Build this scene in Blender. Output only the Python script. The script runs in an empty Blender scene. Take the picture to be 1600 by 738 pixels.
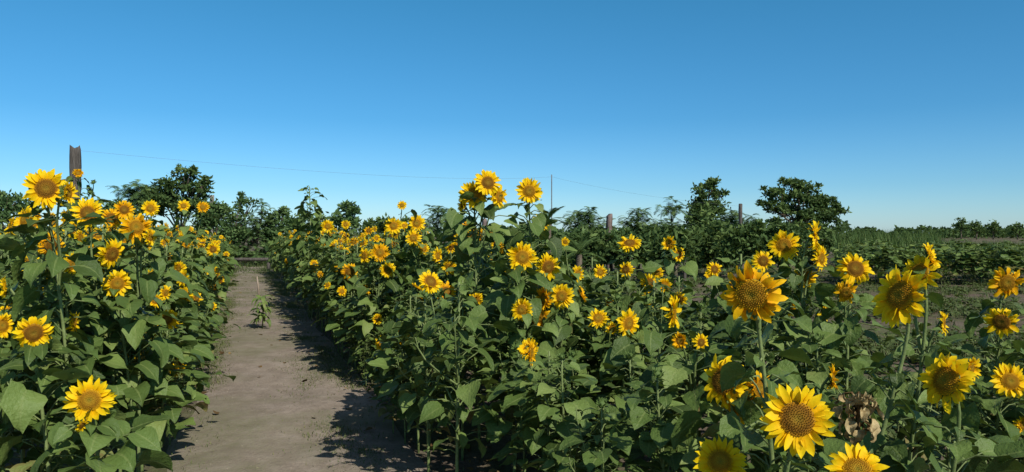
import bpy, math, random
from math import sin, cos, pi, radians, sqrt
from mathutils import Vector, Quaternion, Matrix, noise
R = random.Random(7)
sc = bpy.context.scene
C = sc.collection
ZUP = Vector((0, 0, 1))
F = 1150.0; HZ = 365.0; CAMH = 1.65
def at(px, py, Y): return Vector(((px-800)/F*Y, Y, CAMH-(py-HZ)/F*Y))
def pxof(X, Y): return 800+F*X/Y

# ------------------------------------------------------------------ materials
def newmat(name):
    m = bpy.data.materials.new(name); m.use_nodes = True
    nt = m.node_tree
    for n in list(nt.nodes): nt.nodes.remove(n)
    out = nt.nodes.new('ShaderNodeOutputMaterial')
    return m, nt, out
def ramp(nt, stops, fac):
    r = nt.nodes.new('ShaderNodeValToRGB'); e = r.color_ramp.elements
    while len(e) < len(stops): e.new(0.5)
    for el, (p, c) in zip(e, stops): el.position = p; el.color = (*c, 1)
    nt.links.new(fac, r.inputs[0]); return r.outputs[0]
def attr(nt, name):
    a = nt.nodes.new('ShaderNodeAttribute'); a.attribute_name = name; return a.outputs['Fac']
def noise_n(nt, scale, detail=4, coord=None, rough=.6):
    n = nt.nodes.new('ShaderNodeTexNoise'); n.inputs['Scale'].default_value = scale
    n.inputs['Detail'].default_value = detail; n.inputs['Roughness'].default_value = rough
    if coord is not None: nt.links.new(coord, n.inputs['Vector'])
    return n.outputs['Fac']
def math_n(nt, op, a, b):
    n = nt.nodes.new('ShaderNodeMath'); n.operation = op
    for i, x in enumerate((a, b)):
        if isinstance(x, (int, float)): n.inputs[i].default_value = x
        else: nt.links.new(x, n.inputs[i])
    return n.outputs[0]
def mixc(nt, fac, a, b, mode='MIX'):
    n = nt.nodes.new('ShaderNodeMix'); n.data_type = 'RGBA'; n.blend_type = mode
    if isinstance(fac, (int, float)): n.inputs[0].default_value = fac
    else: nt.links.new(fac, n.inputs[0])
    for i, x in ((6, a), (7, b)):
        if isinstance(x, tuple): n.inputs[i].default_value = (*x, 1)
        else: nt.links.new(x, n.inputs[i])
    return n.outputs[2]
def surf(nt, out, col, rough=.6, spec=.3, trans=0, tcol=None, bump=None, bstr=.3, bdist=.02):
    p = nt.nodes.new('ShaderNodeBsdfPrincipled')
    if isinstance(col, tuple): p.inputs['Base Color'].default_value = (*col, 1)
    else: nt.links.new(col, p.inputs['Base Color'])
    p.inputs['Roughness'].default_value = rough
    p.inputs['Specular IOR Level'].default_value = spec
    if bump is not None:
        b = nt.nodes.new('ShaderNodeBump'); b.inputs['Strength'].default_value = bstr; b.inputs['Distance'].default_value = bdist
        nt.links.new(bump, b.inputs['Height']); nt.links.new(b.outputs[0], p.inputs['Normal'])
    res = p.outputs[0]
    if trans:
        t = nt.nodes.new('ShaderNodeBsdfTranslucent')
        if tcol is None: tcol = col
        if isinstance(tcol, tuple): t.inputs[0].default_value = (*tcol, 1)
        else: nt.links.new(tcol, t.inputs[0])
        mx = nt.nodes.new('ShaderNodeMixShader'); mx.inputs[0].default_value = trans
        nt.links.new(res, mx.inputs[1]); nt.links.new(t.outputs[0], mx.inputs[2]); res = mx.outputs[0]
    nt.links.new(res, out.inputs[0])

def leafmat(name, stops, vein=True, trans=.18, rough=.5, spec=.24):
    m, nt, out = newmat(name)
    tc = nt.nodes.new('ShaderNodeTexCoord')
    t = attr(nt, 'tone')
    n = noise_n(nt, 9, 3, tc.outputs['Object'])
    t2 = math_n(nt, 'ADD', t, math_n(nt, 'MULTIPLY', math_n(nt, 'SUBTRACT', n, .5), .35))
    col = ramp(nt, stops, t2)
    if vein:
        s = attr(nt, 'vein')
        v = math_n(nt, 'LESS_THAN', s, .07)
        col = mixc(nt, math_n(nt, 'MULTIPLY', v, .5), col, (.20, .25, .08))
    nb = noise_n(nt, 55, 3, tc.outputs['Object'])
    surf(nt, out, col, rough, spec, trans, mixc(nt, .5, col, (.15, .22, .02)), nb, .6, .014)
    return m
LEAF = leafmat('sunflower_leaf', [(0, (.038, .064, .014)), (.45, (.092, .146, .033)), (.75, (.148, .212, .052)), (.9, (.18, .235, .064)), (1, (.18, .13, .05))])
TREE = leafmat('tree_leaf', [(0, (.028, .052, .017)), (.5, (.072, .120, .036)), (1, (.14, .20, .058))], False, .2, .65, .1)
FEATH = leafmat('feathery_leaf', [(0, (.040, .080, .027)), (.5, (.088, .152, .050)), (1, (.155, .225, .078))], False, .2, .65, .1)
DRYLEAF = leafmat('dry_leaf', [(0, (.05, .03, .014)), (.5, (.14, .085, .035)), (1, (.27, .18, .075))], False, .15, .8, .1)
GRASS = leafmat('grass_blade', [(0, (.055, .080, .024)), (.5, (.105, .14, .045)), (1, (.19, .18, .08))], False, .2, .6, .15)
CANE = leafmat('cane_blade', [(0, (.045, .086, .024)), (.5, (.085, .14, .038)), (1, (.15, .18, .055))], False, .2, .6, .1)

def simple(name, stops, scale=12, rough=.7, spec=.2, trans=0, bstr=.3, stretch=None, at_=None):
    m, nt, out = newmat(name)
    tc = nt.nodes.new('ShaderNodeTexCoord'); co = tc.outputs['Object']
    if stretch:
        mp = nt.nodes.new('ShaderNodeMapping'); mp.inputs['Scale'].default_value = stretch
        nt.links.new(co, mp.inputs[0]); co = mp.outputs[0]
    n = noise_n(nt, scale, 5, co)
    if at_:
        n2 = math_n(nt, 'ADD', attr(nt, at_), math_n(nt, 'MULTIPLY', math_n(nt, 'SUBTRACT', n, .5), .25))
    else: n2 = n
    surf(nt, out, ramp(nt, stops, n2), rough, spec, trans, None, n, bstr, .03)
    return m
STEM = simple('sunflower_stem', [(.3, (.10, .14, .04)), (.7, (.20, .25, .09))], 14, .6, .3)
CALYX = simple('sepal_green', [(.3, (.06, .11, .024)), (.7, (.12, .18, .04))], 6, .6, .3, .1)
PETAL = simple('petal_yellow', [(0, (.82, .38, .003)), (.25, (.93, .57, .005)), (.8, (.96, .68, .010))], 3, .55, .12, .36, .15, None, 'tone')
PETALO = simple('petal_orange', [(0, (.62, .24, .003)), (.3, (.86, .43, .004)), (.9, (.93, .56, .007))], 3, .6, .12, .36, .15, None, 'tone')
DISC = simple('disc_gold', [(0, (.23, .18, .02)), (.35, (.38, .21, .014)), (.7, (.30, .14, .009)), (.9, (.46, .24, .01)), (1, (.66, .36, .01))], 14, .8, .1, 0, .5, None, 'tone')
DISCB = simple('disc_brown', [(0, (.26, .17, .02)), (.4, (.24, .12, .012)), (.75, (.18, .08, .010)), (1, (.42, .20, .012))], 14, .85, .1, 0, .5, None, 'tone')
WITHER = simple('withered_brown', [(.3, (.12, .08, .035)), (.44, (.28, .20, .09)), (.56, (.44, .34, .17)), (.75, (.50, .42, .25))], 30, .9, .1, .05)
BARK = simple('bark', [(.3, (.06, .045, .03)), (.7, (.16, .13, .10))], 9, .9, .1, 0, .7, (3, 3, .6))
WOOD = simple('weathered_wood', [(.3, (.045, .038, .033)), (.55, (.105, .092, .08)), (.75, (.20, .18, .16))], 14, .9, .1, 0, .9, (3, 3, .35))
PALEWOOD = simple('pale_wood', [(.3, (.20, .155, .115)), (.7, (.34, .28, .22))], 14, .9, .1, 0, .5, (3, 3, .5))
CONC = simple('concrete', [(.3, (.16, .14, .12)), (.7, (.30, .26, .23))], 7, .9, .1)
PINK = simple('pinkish_concrete', [(.3, (.13, .09, .08)), (.7, (.22, .17, .15))], 7, .9, .1)
METAL = simple('grey_pole_metal', [(.3, (.12, .12, .12)), (.7, (.2, .2, .2))], 7, .6, .4)
WIRE = simple('wire_grey', [(.3, (.14, .16, .18)), (.7, (.20, .22, .24))], 7, .6, .4)

def groundmat(name, path):
    m, nt, out = newmat(name)
    g = nt.nodes.new('ShaderNodeNewGeometry'); co = g.outputs['Position']
    n1 = noise_n(nt, .9, 5, co); n2 = noise_n(nt, 5, 6, co, .65); n3 = noise_n(nt, 38, 4, co, .7); n4 = noise_n(nt, .6, 5, co, .6)
    if path: base = ramp(nt, [(.3, (.225, .182, .142)), (.5, (.280, .230, .182)), (.7, (.34, .285, .232))], n2)
    else: base = ramp(nt, [(.3, (.105, .078, .058)), (.5, (.160, .124, .093)), (.7, (.22, .175, .134))], n2)
    base = mixc(nt, ramp(nt, [(.35, (0, 0, 0)), (.65, (.8, .8, .8))], n1), base, mixc(nt, 1.0, base, (.74, .74, .74), 'MULTIPLY'))
    lo = .76 if path else .62
    fine = ramp(nt, [(.35, (lo, lo, lo)), (.6, (1.06, 1.06, 1.06))], n3)
    base = mixc(nt, .8, base, fine, 'MULTIPLY')
    grn = math_n(nt, 'MULTIPLY', ramp(nt, [(.44, (0, 0, 0)), (.58, (1, 1, 1))], n4), ramp(nt, [(.30, (0, 0, 0)), (.60, (1, 1, 1))], n3))
    base = mixc(nt, math_n(nt, 'MULTIPLY', grn, .6 if path else .8), base, (.125, .138, .06) if path else (.095, .118, .042))
    h = math_n(nt, 'ADD', math_n(nt, 'MULTIPLY', n2, .6), math_n(nt, 'MULTIPLY', n3, .4))
    surf(nt, out, base, .95, .05, 0, None, h, .6 if path else .9, .04)
    return m
SOIL = groundmat('field_soil', False)
PATHM = groundmat('path_dirt', True)

# ------------------------------------------------------------------ mesh builder
class MB:
    def __init__(s): s.v = []; s.f = []; s.m = []; s.t = []; s.s = []
    def vert(s, co, t=.5, w=1.0):
        s.v.append((co[0], co[1], co[2])); s.t.append(t); s.s.append(w); return len(s.v)-1
    def face(s, idx, m=0): s.f.append(tuple(idx)); s.m.append(m)
    def add(s, o, M, m):
        b = len(s.v)
        for co in o.v:
            c = M @ Vector(co); s.v.append((c.x, c.y, c.z))
        s.t += o.t; s.s += o.s
        for f in o.f: s.f.append(tuple(i+b for i in f)); s.m.append(m)
    def mesh(s, name, mats, smooth=True):
        me = bpy.data.meshes.new(name); me.from_pydata(s.v, [], s.f)
        for m in mats: me.materials.append(m)
        me.polygons.foreach_set('material_index', s.m)
        me.polygons.foreach_set('use_smooth', [smooth]*len(s.f))
        for nm, arr in (('tone', s.t), ('vein', s.s)):
            a = me.attributes.new(nm, 'FLOAT', 'POINT'); a.data.foreach_set('value', arr)
        me.update(); return me
def obj(name, me, parent=None, loc=None, quat=None, scale=None):
    o = bpy.data.objects.new(name, me); C.objects.link(o)
    if parent: o.parent = parent
    if loc is not None: o.location = loc
    if quat is not None: o.rotation_mode = 'QUATERNION'; o.rotation_quaternion = quat
    if scale is not None: o.scale = (scale,)*3 if isinstance(scale, (int, float)) else scale
    return o
def tag(o, label=None, cat=None, group=None, kind=None):
    for k, v in (('label', label), ('category', cat), ('group', group), ('kind', kind)):
        if v: o[k] = v
    return o
def empty(name, loc, label, cat, group=None, rz=0):
    o = bpy.data.objects.new(name, None); C.objects.link(o); o.location = loc; o.rotation_euler = (0, 0, rz)
    o.empty_display_size = .1
    return tag(o, label, cat, group)

def tube(mb, pts, rad, n=6, m=0, tone=.5, cap=True):
    rings = []
    for i, p in enumerate(pts):
        d = (pts[min(i+1, len(pts)-1)]-pts[max(i-1, 0)]).normalized()
        a = d.orthogonal().normalized() if abs(d.z) < .95 else (Vector((1, 0, 0))-d*d.x).normalized()
        b = d.cross(a); r = rad[i] if isinstance(rad, (list, tuple)) else rad
        rings.append([mb.vert(p+(a*cos(2*pi*k/n)+b*sin(2*pi*k/n))*r, tone) for k in range(n)])
    for q in range(len(rings)-1):
        for k in range(n): mb.face((rings[q][k], rings[q][(k+1) % n], rings[q+1][(k+1) % n], rings[q+1][k]), m)
    if cap: mb.face(rings[0][::-1], m); mb.face(rings[-1], m)
def bez(p0, p1, p2, p3, n):
    o = []
    for i in range(n+1):
        t = i/n; u = 1-t
        o.append(p0*u**3+p1*3*u*u*t+p2*3*u*t*t+p3*t**3)
    return o

PROF = [(0, .30, -.05), (.09, .82, -.07), (.24, 1.0, -.02), (.42, .90, 0), (.62, .62, 0), (.82, .29, 0), (1, .015, 0)]
PROFL = [(0, .4, -.05), (.22, 1.0, 0), (.55, .7, 0), (1, .02, 0)]
PETP = [(0, .5, 0), (.28, .98, 0), (.55, 1, 0), (.8, .68, 0), (1, .04, 0)]
def leaf(mb, P, phi, L, W, a0, droop, roll, tone, cols=5, prof=PROF, fold=.22, m=0, radial=False, wav=.14):
    h = Vector((cos(phi), sin(phi), 0)); s0 = Vector((-sin(phi), cos(phi), 0)); pos = Vector(P); pt = 0
    ph = R.uniform(0, 6.28); tw = R.uniform(-.5, .5); rows = []; fr = R.uniform(6, 12); bl = R.uniform(-.25, .25)
    for t, w, back in prof:
        a = a0-droop*t; d = h*cos(a)+ZUP*sin(a); up = ZUP*cos(a)-h*sin(a)
        pos = pos+d*(L*(t-pt)); pt = t; r = roll+tw*t
        sd = s0*cos(r)+up*sin(r); u2 = up*cos(r)-s0*sin(r); row = []
        for j in range(cols):
            s = -1+2*j/(cols-1)
            wj = w*(1+R.uniform(-.14, .14)*(abs(s) > .9))
            co = pos+sd*(s*wj*W+bl*W*t*t)+u2*(fold*abs(s)*w*W+wav*W*sin(t*fr+ph+s*2)*abs(s))+d*(back*L*abs(s))
            row.append(mb.vert(co, (t if radial else tone), abs(s)))
        rows.append(row)
    for q in range(len(rows)-1):
        for j in range(cols-1): mb.face((rows[q][j], rows[q+1][j], rows[q+1][j+1], rows[q][j+1]), m)

def pick_tone():
    return min(.87, max(.03, R.gauss(.46, .24)))
def along(pts, t):
    x = t*(len(pts)-1); i = min(int(x), len(pts)-2); return pts[i].lerp(pts[i+1], x-i)
def leaves_on(ms, ml, pts, n, t0, t1, size, low=False, dry=False):
    phi = R.uniform(0, 6.28)
    for k in range(n):
        t = t0+(t1-t0)*(k+R.uniform(.1, .9))/n
        P = along(pts, t); phi += 2.4+R.uniform(-.4, .4)
        q = (k+.5)/n
        sz = size*(.78+.5*sin(pi*min(1, q*.85+.1)))*(1 if q < .75 else 1-.55*(q-.75)/.25)*R.uniform(.6, 1.15)
        h = Vector((cos(phi), sin(phi), 0)); pl = sz*R.uniform(.5, 1.3); el = R.uniform(.1, .8)
        e = P+h*pl*cos(el)+ZUP*pl*sin(el)
        mid = P.lerp(e, .5)+ZUP*.02
        tube(ms, [P, mid, e], .0042, 3, 0, .5, False)
        tone = .99 if dry else (.96 if (q < .2 and R.random() < .2 and size < .18) else pick_tone())
        if dry: leaf(ml, e, phi+R.uniform(-.3, .3), sz, sz*R.uniform(.25, .4), R.uniform(-1.2, -.3), R.uniform(.6, 2), R.uniform(-.9, .9), tone, 5, PROF, .5, 0, False, .4)
        else: leaf(ml, e, phi+R.uniform(-.4, .4), sz, sz*R.uniform(.33, .46), R.uniform(-.6, .5), R.uniform(.2, 1.5), R.uniform(-.75, .75), tone, 3 if low else 5, PROFL if low else PROF)

# ------------------------------------------------------------------ flower heads (unit radius, +Z out of the face)
def petals_mb(style):
    mb = MB()
    spec = {'open': (.28, .5, .60, .07), 'flat': (.12, .3, .60, .12), 'droop': (.15, 1.0, .62, .28), 'cup': (.75, .5, .55, .16), 'rag': (.3, .7, .58, .28)}[style]
    a0, dr, L, jit = spec
    for ring, (n, rr, da) in enumerate(((19, .40, .22), (18, .43, -.04))):
        for k in range(n):
            if style in ('rag', 'droop') and R.random() < .08: continue
            phi = 2*pi*(k+.5*ring)/n+R.uniform(-.12, .12)
            leaf(mb, (rr*cos(phi), rr*sin(phi), .02-.03*ring), phi+R.uniform(-.18, .18), L*R.uniform(.70, 1.12), R.uniform(.095, .14),
                 a0+da+R.gauss(0, .09+jit), dr*R.uniform(.2, 1.8), R.uniform(-.7, .7), .5, 3, PETP, .35, 0, True, .22)
    return mb
def disc_mb():
    mb = MB(); n = 20; rings = []
    for q in range(7):
        r = .47*q/6; z = .06+.11*(1-(q/6)**2)-.05*math.exp(-(q/1.6)**2)
        rings.append([mb.vert((r*cos(2*pi*k/n), r*sin(2*pi*k/n), z), q/6) for k in range(n)] if q else [mb.vert((0, 0, z), 0)])
    for k in range(n): mb.face((rings[0][0], rings[1][k], rings[1][(k+1) % n]))
    for q in range(1, 6):
        for k in range(n): mb.face((rings[q][k], rings[q+1][k], rings[q+1][(k+1) % n], rings[q][(k+1) % n]))
    N = 170
    for i in range(N):
        x = sqrt((i+.5)/N); r = .46*x; a = i*2.39996; q = x*6
        z = .055+.11*(1-x*x)-.05*math.exp(-(q/1.6)**2); s = .021; hh = .03+.035*x+R.uniform(0, .02)
        c = Vector((r*cos(a), r*sin(a), z)); t = min(1, max(0, x+R.uniform(-.15, .15)))
        b = [mb.vert(c+Vector((s*cos(a+j*pi/2), s*sin(a+j*pi/2), 0)), t) for j in range(4)]
        p = mb.vert(c+Vector((.02*cos(a)*x, .02*sin(a)*x, hh)), min(1, t+.2))
        for j in range(4): mb.face((b[j], b[(j+1) % 4], p))
    return mb
def calyx_mb(bud=False):
    mb = MB(); n = 14; rings = []
    prof = [(.10, -.26), (.28, -.2), (.43, -.08), (.48, .045)] if not bud else [(.1, -.35), (.42, -.2), (.55, .05), (.42, .3), (.1, .42)]
    for r, z in prof: rings.append([mb.vert((r*cos(2*pi*k/n), r*sin(2*pi*k/n), z)) for k in range(n)])
    for q in range(len(rings)-1):
        for k in range(n): mb.face((rings[q][k], rings[q][(k+1) % n], rings[q+1][(k+1) % n], rings[q+1][k]))
    mb.face(rings[0][::-1]); mb.face(rings[-1])
    for ring in range(2):
        for k in range(13):
            phi = 2*pi*(k+.5*ring)/13+R.uniform(-.1, .1)
            if bud: leaf(mb, (.42*cos(phi), .42*sin(phi), -.15+.1*ring), phi, R.uniform(.6, .9), .12, R.uniform(.5, 1.2), R.uniform(-.8, .5), 0, .5, 3, PETP)
            else: leaf(mb, (.36*cos(phi), .36*sin(phi), -.13+.06*ring), phi, R.uniform(.3, .48), .09, R.uniform(-.3, .2), R.uniform(-.5, .6), 0, .5, 3, PETP)
    return mb
PM = {k: [petals_mb(k) for _ in range(5)] for k in ('open', 'flat', 'droop', 'cup', 'rag')}
PME = {k: [m.mesh('petals_'+k, [PETAL if (i < 4 and k != 'droop') or (k == 'droop' and i < 3) else PETALO]) for i, m in enumerate(v)] for k, v in PM.items()}
PMW = petals_mb('droop').mesh('petals_withered', [WITHER])
DM = disc_mb(); DME = [DM.mesh('disc_gold', [DISC], False), DM.mesh('disc_brown', [DISCB], False), DM.mesh('disc_withered', [WITHER], False)]
CM = calyx_mb(); CME = CM.mesh('calyx', [CALYX]); CMW = CM.mesh('calyx_withered', [WITHER]); BUDM = calyx_mb(True).mesh('bud', [CALYX])
def nrm(yaw, pitch):
    y, p = radians(yaw), radians(pitch); return Vector((sin(y)*cos(p), -cos(y)*cos(p), sin(p)))
def add_head(root, loc, n, rad, style='open', rotz=0):
    q = n.to_track_quat('Z', 'Y') @ Quaternion((0, 0, 1), R.uniform(0, 6.28))
    if rotz: q = Quaternion((0, 0, 1), -rotz) @ q
    if style == 'bud': return obj('flower_bud', BUDM, root, loc, q, rad)
    w = style == 'wither'
    h = obj('flower_head', CMW if w else CME, root, loc, q, rad)
    if w: h['label'] = 'withered brown flower head'
    obj('petals', PMW if w else R.choice(PME[style]), h)
    obj('disc', DME[2] if w else DME[0 if R.random() < (.75 if style != 'droop' else .4) else 1], h)
    return h

# ------------------------------------------------------------------ sunflowers placed one by one
GL = 'sunflowers in the left bed'; GR = 'sunflowers in the right bed'
HER = []; HEADS = []
PLANTS = 0
def hero(Y, short, label, heads, lean=0, n=24, t1=.9, size=.155, group=None, dry=False, t0=.18, br=True):
    global PLANTS
    n = n if dry else int(n*1.6)
    P0 = at(heads[0][0], heads[0][1], Y)
    base = Vector((P0.x+lean+R.uniform(-.06, .06), P0.y+R.uniform(.04, .16), 0))
    g = group or (GL if base.x+.365*base.y < .4 else GR)
    root = empty('sunflower', base, label, 'sunflower', g)
    ms, ml = MB(), MB(); main = None; hs = []
    for i, hd in enumerate(heads):
        px, py, d, yaw, pit = hd[:5]; st = hd[5] if len(hd) > 5 else R.choice(['open', 'open', 'flat', 'rag'])
        yaw -= .8*math.degrees(math.atan((px-800)/F))
        Yh = Y+(R.uniform(-.10, .05) if i else 0)
        P = at(px, py, Yh)-base; rad = d/F*Y/2*1.04; nn = nrm(yaw, pit)
        HEADS.append((px, py, d, Yh))
        end = P-nn*rad*.2
        if i == 0:
            H = P.z; p1 = Vector((R.uniform(-.05, .05), .03, H*.45)); p2 = end-nn*.12-ZUP*.14
            main = bez(Vector((0, 0, -.02)), p1, p2, end, 11)
            k = len(main); tube(ms, main, [.0115-.0055*j/(k-1) for j in range(k)], 7)
        else:
            s = along(main, R.uniform(.45, .62)) if P.z < H+.05 else along(main, .6)
            if s.z > P.z-.12: s = along(main, max(.15, (P.z-.25)/H))
            b = bez(s, s+(P-s)*.25+ZUP*.05+Vector((0, .05, 0)), end-nn*.09-ZUP*.10, end, 6)
            tube(ms, b, [.008-.003*j/6 for j in range(7)], 5, cap=False)
            if br: leaves_on(ms, ml, b, 5, .25, .85, size*.7)
        hs.append((P, nn, rad, st))
    leaves_on(ms, ml, main, n, t0, t1, size, dry=dry)
    obj('stem', ms.mesh('stem', [STEM if not dry else DRYLEAF]), root); obj('foliage', ml.mesh('foliage', [LEAF if not dry else WITHER]), root)
    for h in hs: add_head(root, *h)
    HER.append((base.x, base.y, short, g)); PLANTS += 1
    return root
# left bed
hero(3.8, 'highest sunflower of the left bed', 'tall sunflower left of the wooden post, its large front-facing head highest in the left bed', [(72, 295, 64, 4, 6, 'open'), (105, 302, 40, 65, 5, 'cup')], n=28)
hero(4.4, 'ragged left-edge sunflower', 'sunflower at left photo edge with two ragged heads turned away to the left', [(40, 343, 46, -55, 15, 'rag'), (18, 354, 36, -75, 10, 'rag')], n=26)
hero(4.3, 'pale-stemmed leaning sunflower', 'sunflower with pale leaning stem and nodding orange head below the highest head', [(80, 383, 46, 40, -12, 'droop')], lean=-.2, n=18, t1=.75)
hero(5.0, 'round sunflower below the wooden post', 'sunflower with round front-facing head just right below the thick wooden post', [(137, 333, 46, 0, 5, 'open'), (125, 371, 26, 60, 0, 'rag')], n=28)
hero(6.0, 'twin-headed small sunflower', 'sunflower with two small front-facing heads close together, right of the wooden post', [(174, 341, 33, 0, 5, 'open'), (194, 328, 30, 10, 8, 'flat')], n=26)
hero(4.7, 'bright sunflower topping the left bed edge', 'sunflower with a bright wide head topping the path edge of the left bed', [(213, 355, 50, 5, 4, 'rag'), (234, 371, 28, 65, 0, 'rag')], n=28)
hero(4.6, 'shaggy orange sunflower', 'sunflower with shaggy orange head facing right, under the bright head at the bed edge', [(174, 397, 48, 42, -12, 'droop'), (158, 420, 24, 70, 0, 'rag')], n=26)
hero(4.3, 'half-turned sunflower', 'sunflower with half-turned yellow head low in the left bed, below the nodding orange head', [(112, 413, 38, 45, -8, 'rag')], n=26)
hero(4.5, 'dark-centred path-edge sunflower', 'sunflower with ragged head halfway up the left bed, directly below the shaggy orange head', [(183, 443, 46, 14, -4, 'rag')], n=28)
hero(3.55, 'wide low sunflower at left edge', 'sunflower with wide dark-centred head at lower left, beside the left photo edge', [(52, 520, 60, 12, -10, 'rag')], n=28, size=.15)
hero(3.3, 'lowest big sunflower of the left bed', 'sunflower with flat open head lowest of the left bed, near the photo bottom', [(140, 625, 70, 0, 2, 'flat'), (128, 664, 26, 60, -30, 'rag')], n=26, size=.145)
hero(4.9, 'small low sunflower beside the path', 'sunflower with small low cupped head facing the path, above right of the lowest head', [(207, 543, 34, 18, 0, 'cup')], n=26)
hero(6.2, 'pair of small path-side heads', 'sunflower with two small half-open heads halfway up the hedge beside the path', [(258, 458, 26, 55, 0, 'rag'), (243, 470, 24, 5, 0, 'cup')], n=28)
hero(4.0, 'edge-on sunflower', 'sunflower seen edge-on with thin yellow profile in the middle of the left bed', [(115, 503, 36, 82, 0, 'rag'), (92, 480, 16, 10, 20, 'bud')], n=26)
hero(4.0, 'left-turned edge sunflower', 'sunflower cut by the left photo edge with head turned left above the wide low head', [(10, 450, 38, -78, 0, 'cup')], n=26)
hero(11.0, 'small far path-edge sunflower', 'sunflower with two small heads, one above the other, farther along the left path edge', [(333, 390, 22, 5, 0, 'open'), (331, 423, 18, 10, 0, 'flat')], n=26)
hero(7.0, 'neat little skyline sunflower', 'sunflower with one neat little head on the skyline of the left bed', [(235, 326, 27, 0, 5, 'open')], n=26)
hero(9.5, 'far pair on the left skyline', 'sunflower with two little heads on the far skyline of the left bed', [(287, 322, 19, 0, 5, 'open'), (317, 324, 19, 0, 5, 'open')], n=26)
hero(10, 'spindly sunflower by the post', 'spindly sunflower with one tiny head against the sky right of the wooden post', [(122, 271, 17, 10, 10, 'cup'), (146, 285, 9, 0, 20, 'bud'), (140, 300, 12, 30, 20, 'bud')], n=22, t1=.97)
# right bed, middle
hero(5.5, 'four-headed tall sunflower', 'tallest sunflower with a cluster of four heads against the sky in the photo middle', [(741, 304, 46, 0, 4, 'open'), (762, 286, 42, 14, 12, 'flat'), (779, 308, 38, 52, 4, 'rag'), (724, 320, 28, -60, 5, 'cup')], n=38, t1=.95)
hero(5.7, 'tall single-headed sunflower', 'tall sunflower with a single round head against the sky right of the four-headed one', [(827, 299, 42, 5, 0, 'flat')], n=32, t1=.88)
hero(6.0, 'small-headed sunflower under the tall single', 'sunflower with small round head just below the tall single head', [(844, 349, 31, 20, 0, 'flat')], n=32)
hero(5.0, 'sunflower under the tall cluster', 'sunflower with round orange-centred head straight below the tall single head', [(816, 402, 48, 8, 4, 'open'), (784, 387, 18, -70, 0, 'rag')], n=32)
hero(5.2, 'tilted neighbour sunflower', 'sunflower with tilted head touching right side of the round orange-centred head', [(856, 417, 44, 24, -8, 'rag')], n=28)
hero(5.0, 'triple-headed sunflower', 'sunflower with three crowded heads at mid height in the photo middle', [(878, 463, 40, -8, 4, 'open'), (852, 467, 44, -55, 0, 'cup'), (845, 497, 36, -30, 0, 'rag')], n=30)
hero(4.9, 'sunflower left of the triple heads', 'sunflower with one bright head immediately left of the three crowded heads', [(816, 484, 36, -18, 8, 'flat')], n=28)
hero(4.9, 'upward-tilted sunflower', 'sunflower with bright head tilted to the sky and small one beside, right of three heads', [(935, 498, 36, -10, 38, 'rag'), (957, 514, 24, -30, 25, 'cup')], n=26)
hero(4.8, 'right-leaning oval sunflower', 'sunflower with oval head turned right, right of the upward-tilted head', [(981, 505, 46, 44, 0, 'flat')], n=26)
hero(4.4, 'thin profile sunflower', 'sunflower seen in thin upright profile between photo middle and the huge head', [(1051, 488, 56, 80, 0, 'rag')], n=26)
hero(6.5, 'flat-topped back sunflower', 'sunflower with flattened head facing up at the back edge of the right bed', [(984, 381, 38, -8, 52, 'rag')], n=28)
hero(7.0, 'two-headed back-corner sunflower', 'sunflower with two small heads at the rear right corner of the middle bed', [(1046, 381, 27, -30, 10, 'cup'), (1060, 398, 25, 30, 0, 'rag')], n=28)
hero(6.2, 'small pale middle sunflower', 'sunflower with small half-hidden head behind the three crowded heads', [(902, 428, 28, 40, -5, 'rag'), (883, 378, 15, 0, 0, 'flat')], n=28)
hero(8.5, 'far round sunflower', 'sunflower with round head and a tiny one above, along the right path hedge', [(615, 353, 28, 0, 4, 'open'), (628, 321, 15, 0, 10, 'flat')], n=28)
hero(8.5, 'stack of three small heads', 'sunflower with three small heads stacked one above another left of the tall cluster', [(651, 349, 28, 0, 4, 'open'), (646, 372, 26, 8, 0, 'flat'), (662, 389, 21, 30, 0, 'rag')], n=30)
hero(8.2, 'hedge-front trio', 'sunflower with three spread heads on the path face of the right hedge', [(594, 395, 30, 0, 2, 'flat'), (570, 400, 27, -45, 0, 'rag'), (606, 422, 26, 5, 0, 'open')], n=30)
hero(9.5, 'drooping orange hedge sunflower', 'sunflower with drooping orange head on the path face of the right hedge', [(546, 425, 29, 10, -14, 'droop')], n=28)
hero(8.0, 'lowest hedge sunflower', 'sunflower with one tiny low head on the path face of the right hedge', [(590, 499, 19, -10, 10, 'cup')], n=28)
hero(7.8, 'narrow side-turned sunflower', 'sunflower with narrow side-turned head left below the tall cluster', [(683, 400, 28, 60, 0, 'rag')], n=28)
hero(13, 'far hedge sunflower', 'sunflower with two small heads on top of the far part of the right hedge', [(512, 354, 21, 0, 0, 'open'), (540, 351, 16, 0, 5, 'rag')], n=28)
# right bed, near
hero(2.6, 'huge-headed sunflower', 'sunflower with the largest dark head, its petals drooping, on a pale bare neck', [(1175, 460, 102, -14, -8, 'droop')], lean=.14, n=18, t1=.70, size=.135, br=False)
hero(3.6, 'sunflower peeping over the huge head', 'sunflower with small half-hidden orange head peeping over the largest dark head', [(1192, 408, 36, 20, 0, 'droop')], n=22, t1=.8, size=.145)
hero(4.8, 'two-headed skyline sunflower', 'sunflower with two round heads up right of the largest head', [(1225, 383, 48, 0, 4, 'flat'), (1257, 433, 38, 5, 0, 'open')], n=24, t1=.85)
hero(4.6, 'tall profile sunflower', 'sunflower with narrow profile head standing highest right of the largest head', [(1272, 369, 48, 82, 4, 'rag'), (1282, 404, 42, 58, 0, 'flat')], n=24, t1=.82)
hero(4.2, 'dark-centred double sunflower', 'sunflower with two dark-centred orange heads, one under the other, in the right bed', [(1336, 420, 54, 14, 18, 'droop'), (1322, 457, 38, 0, -20, 'droop')], n=24, t1=.8)
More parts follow.
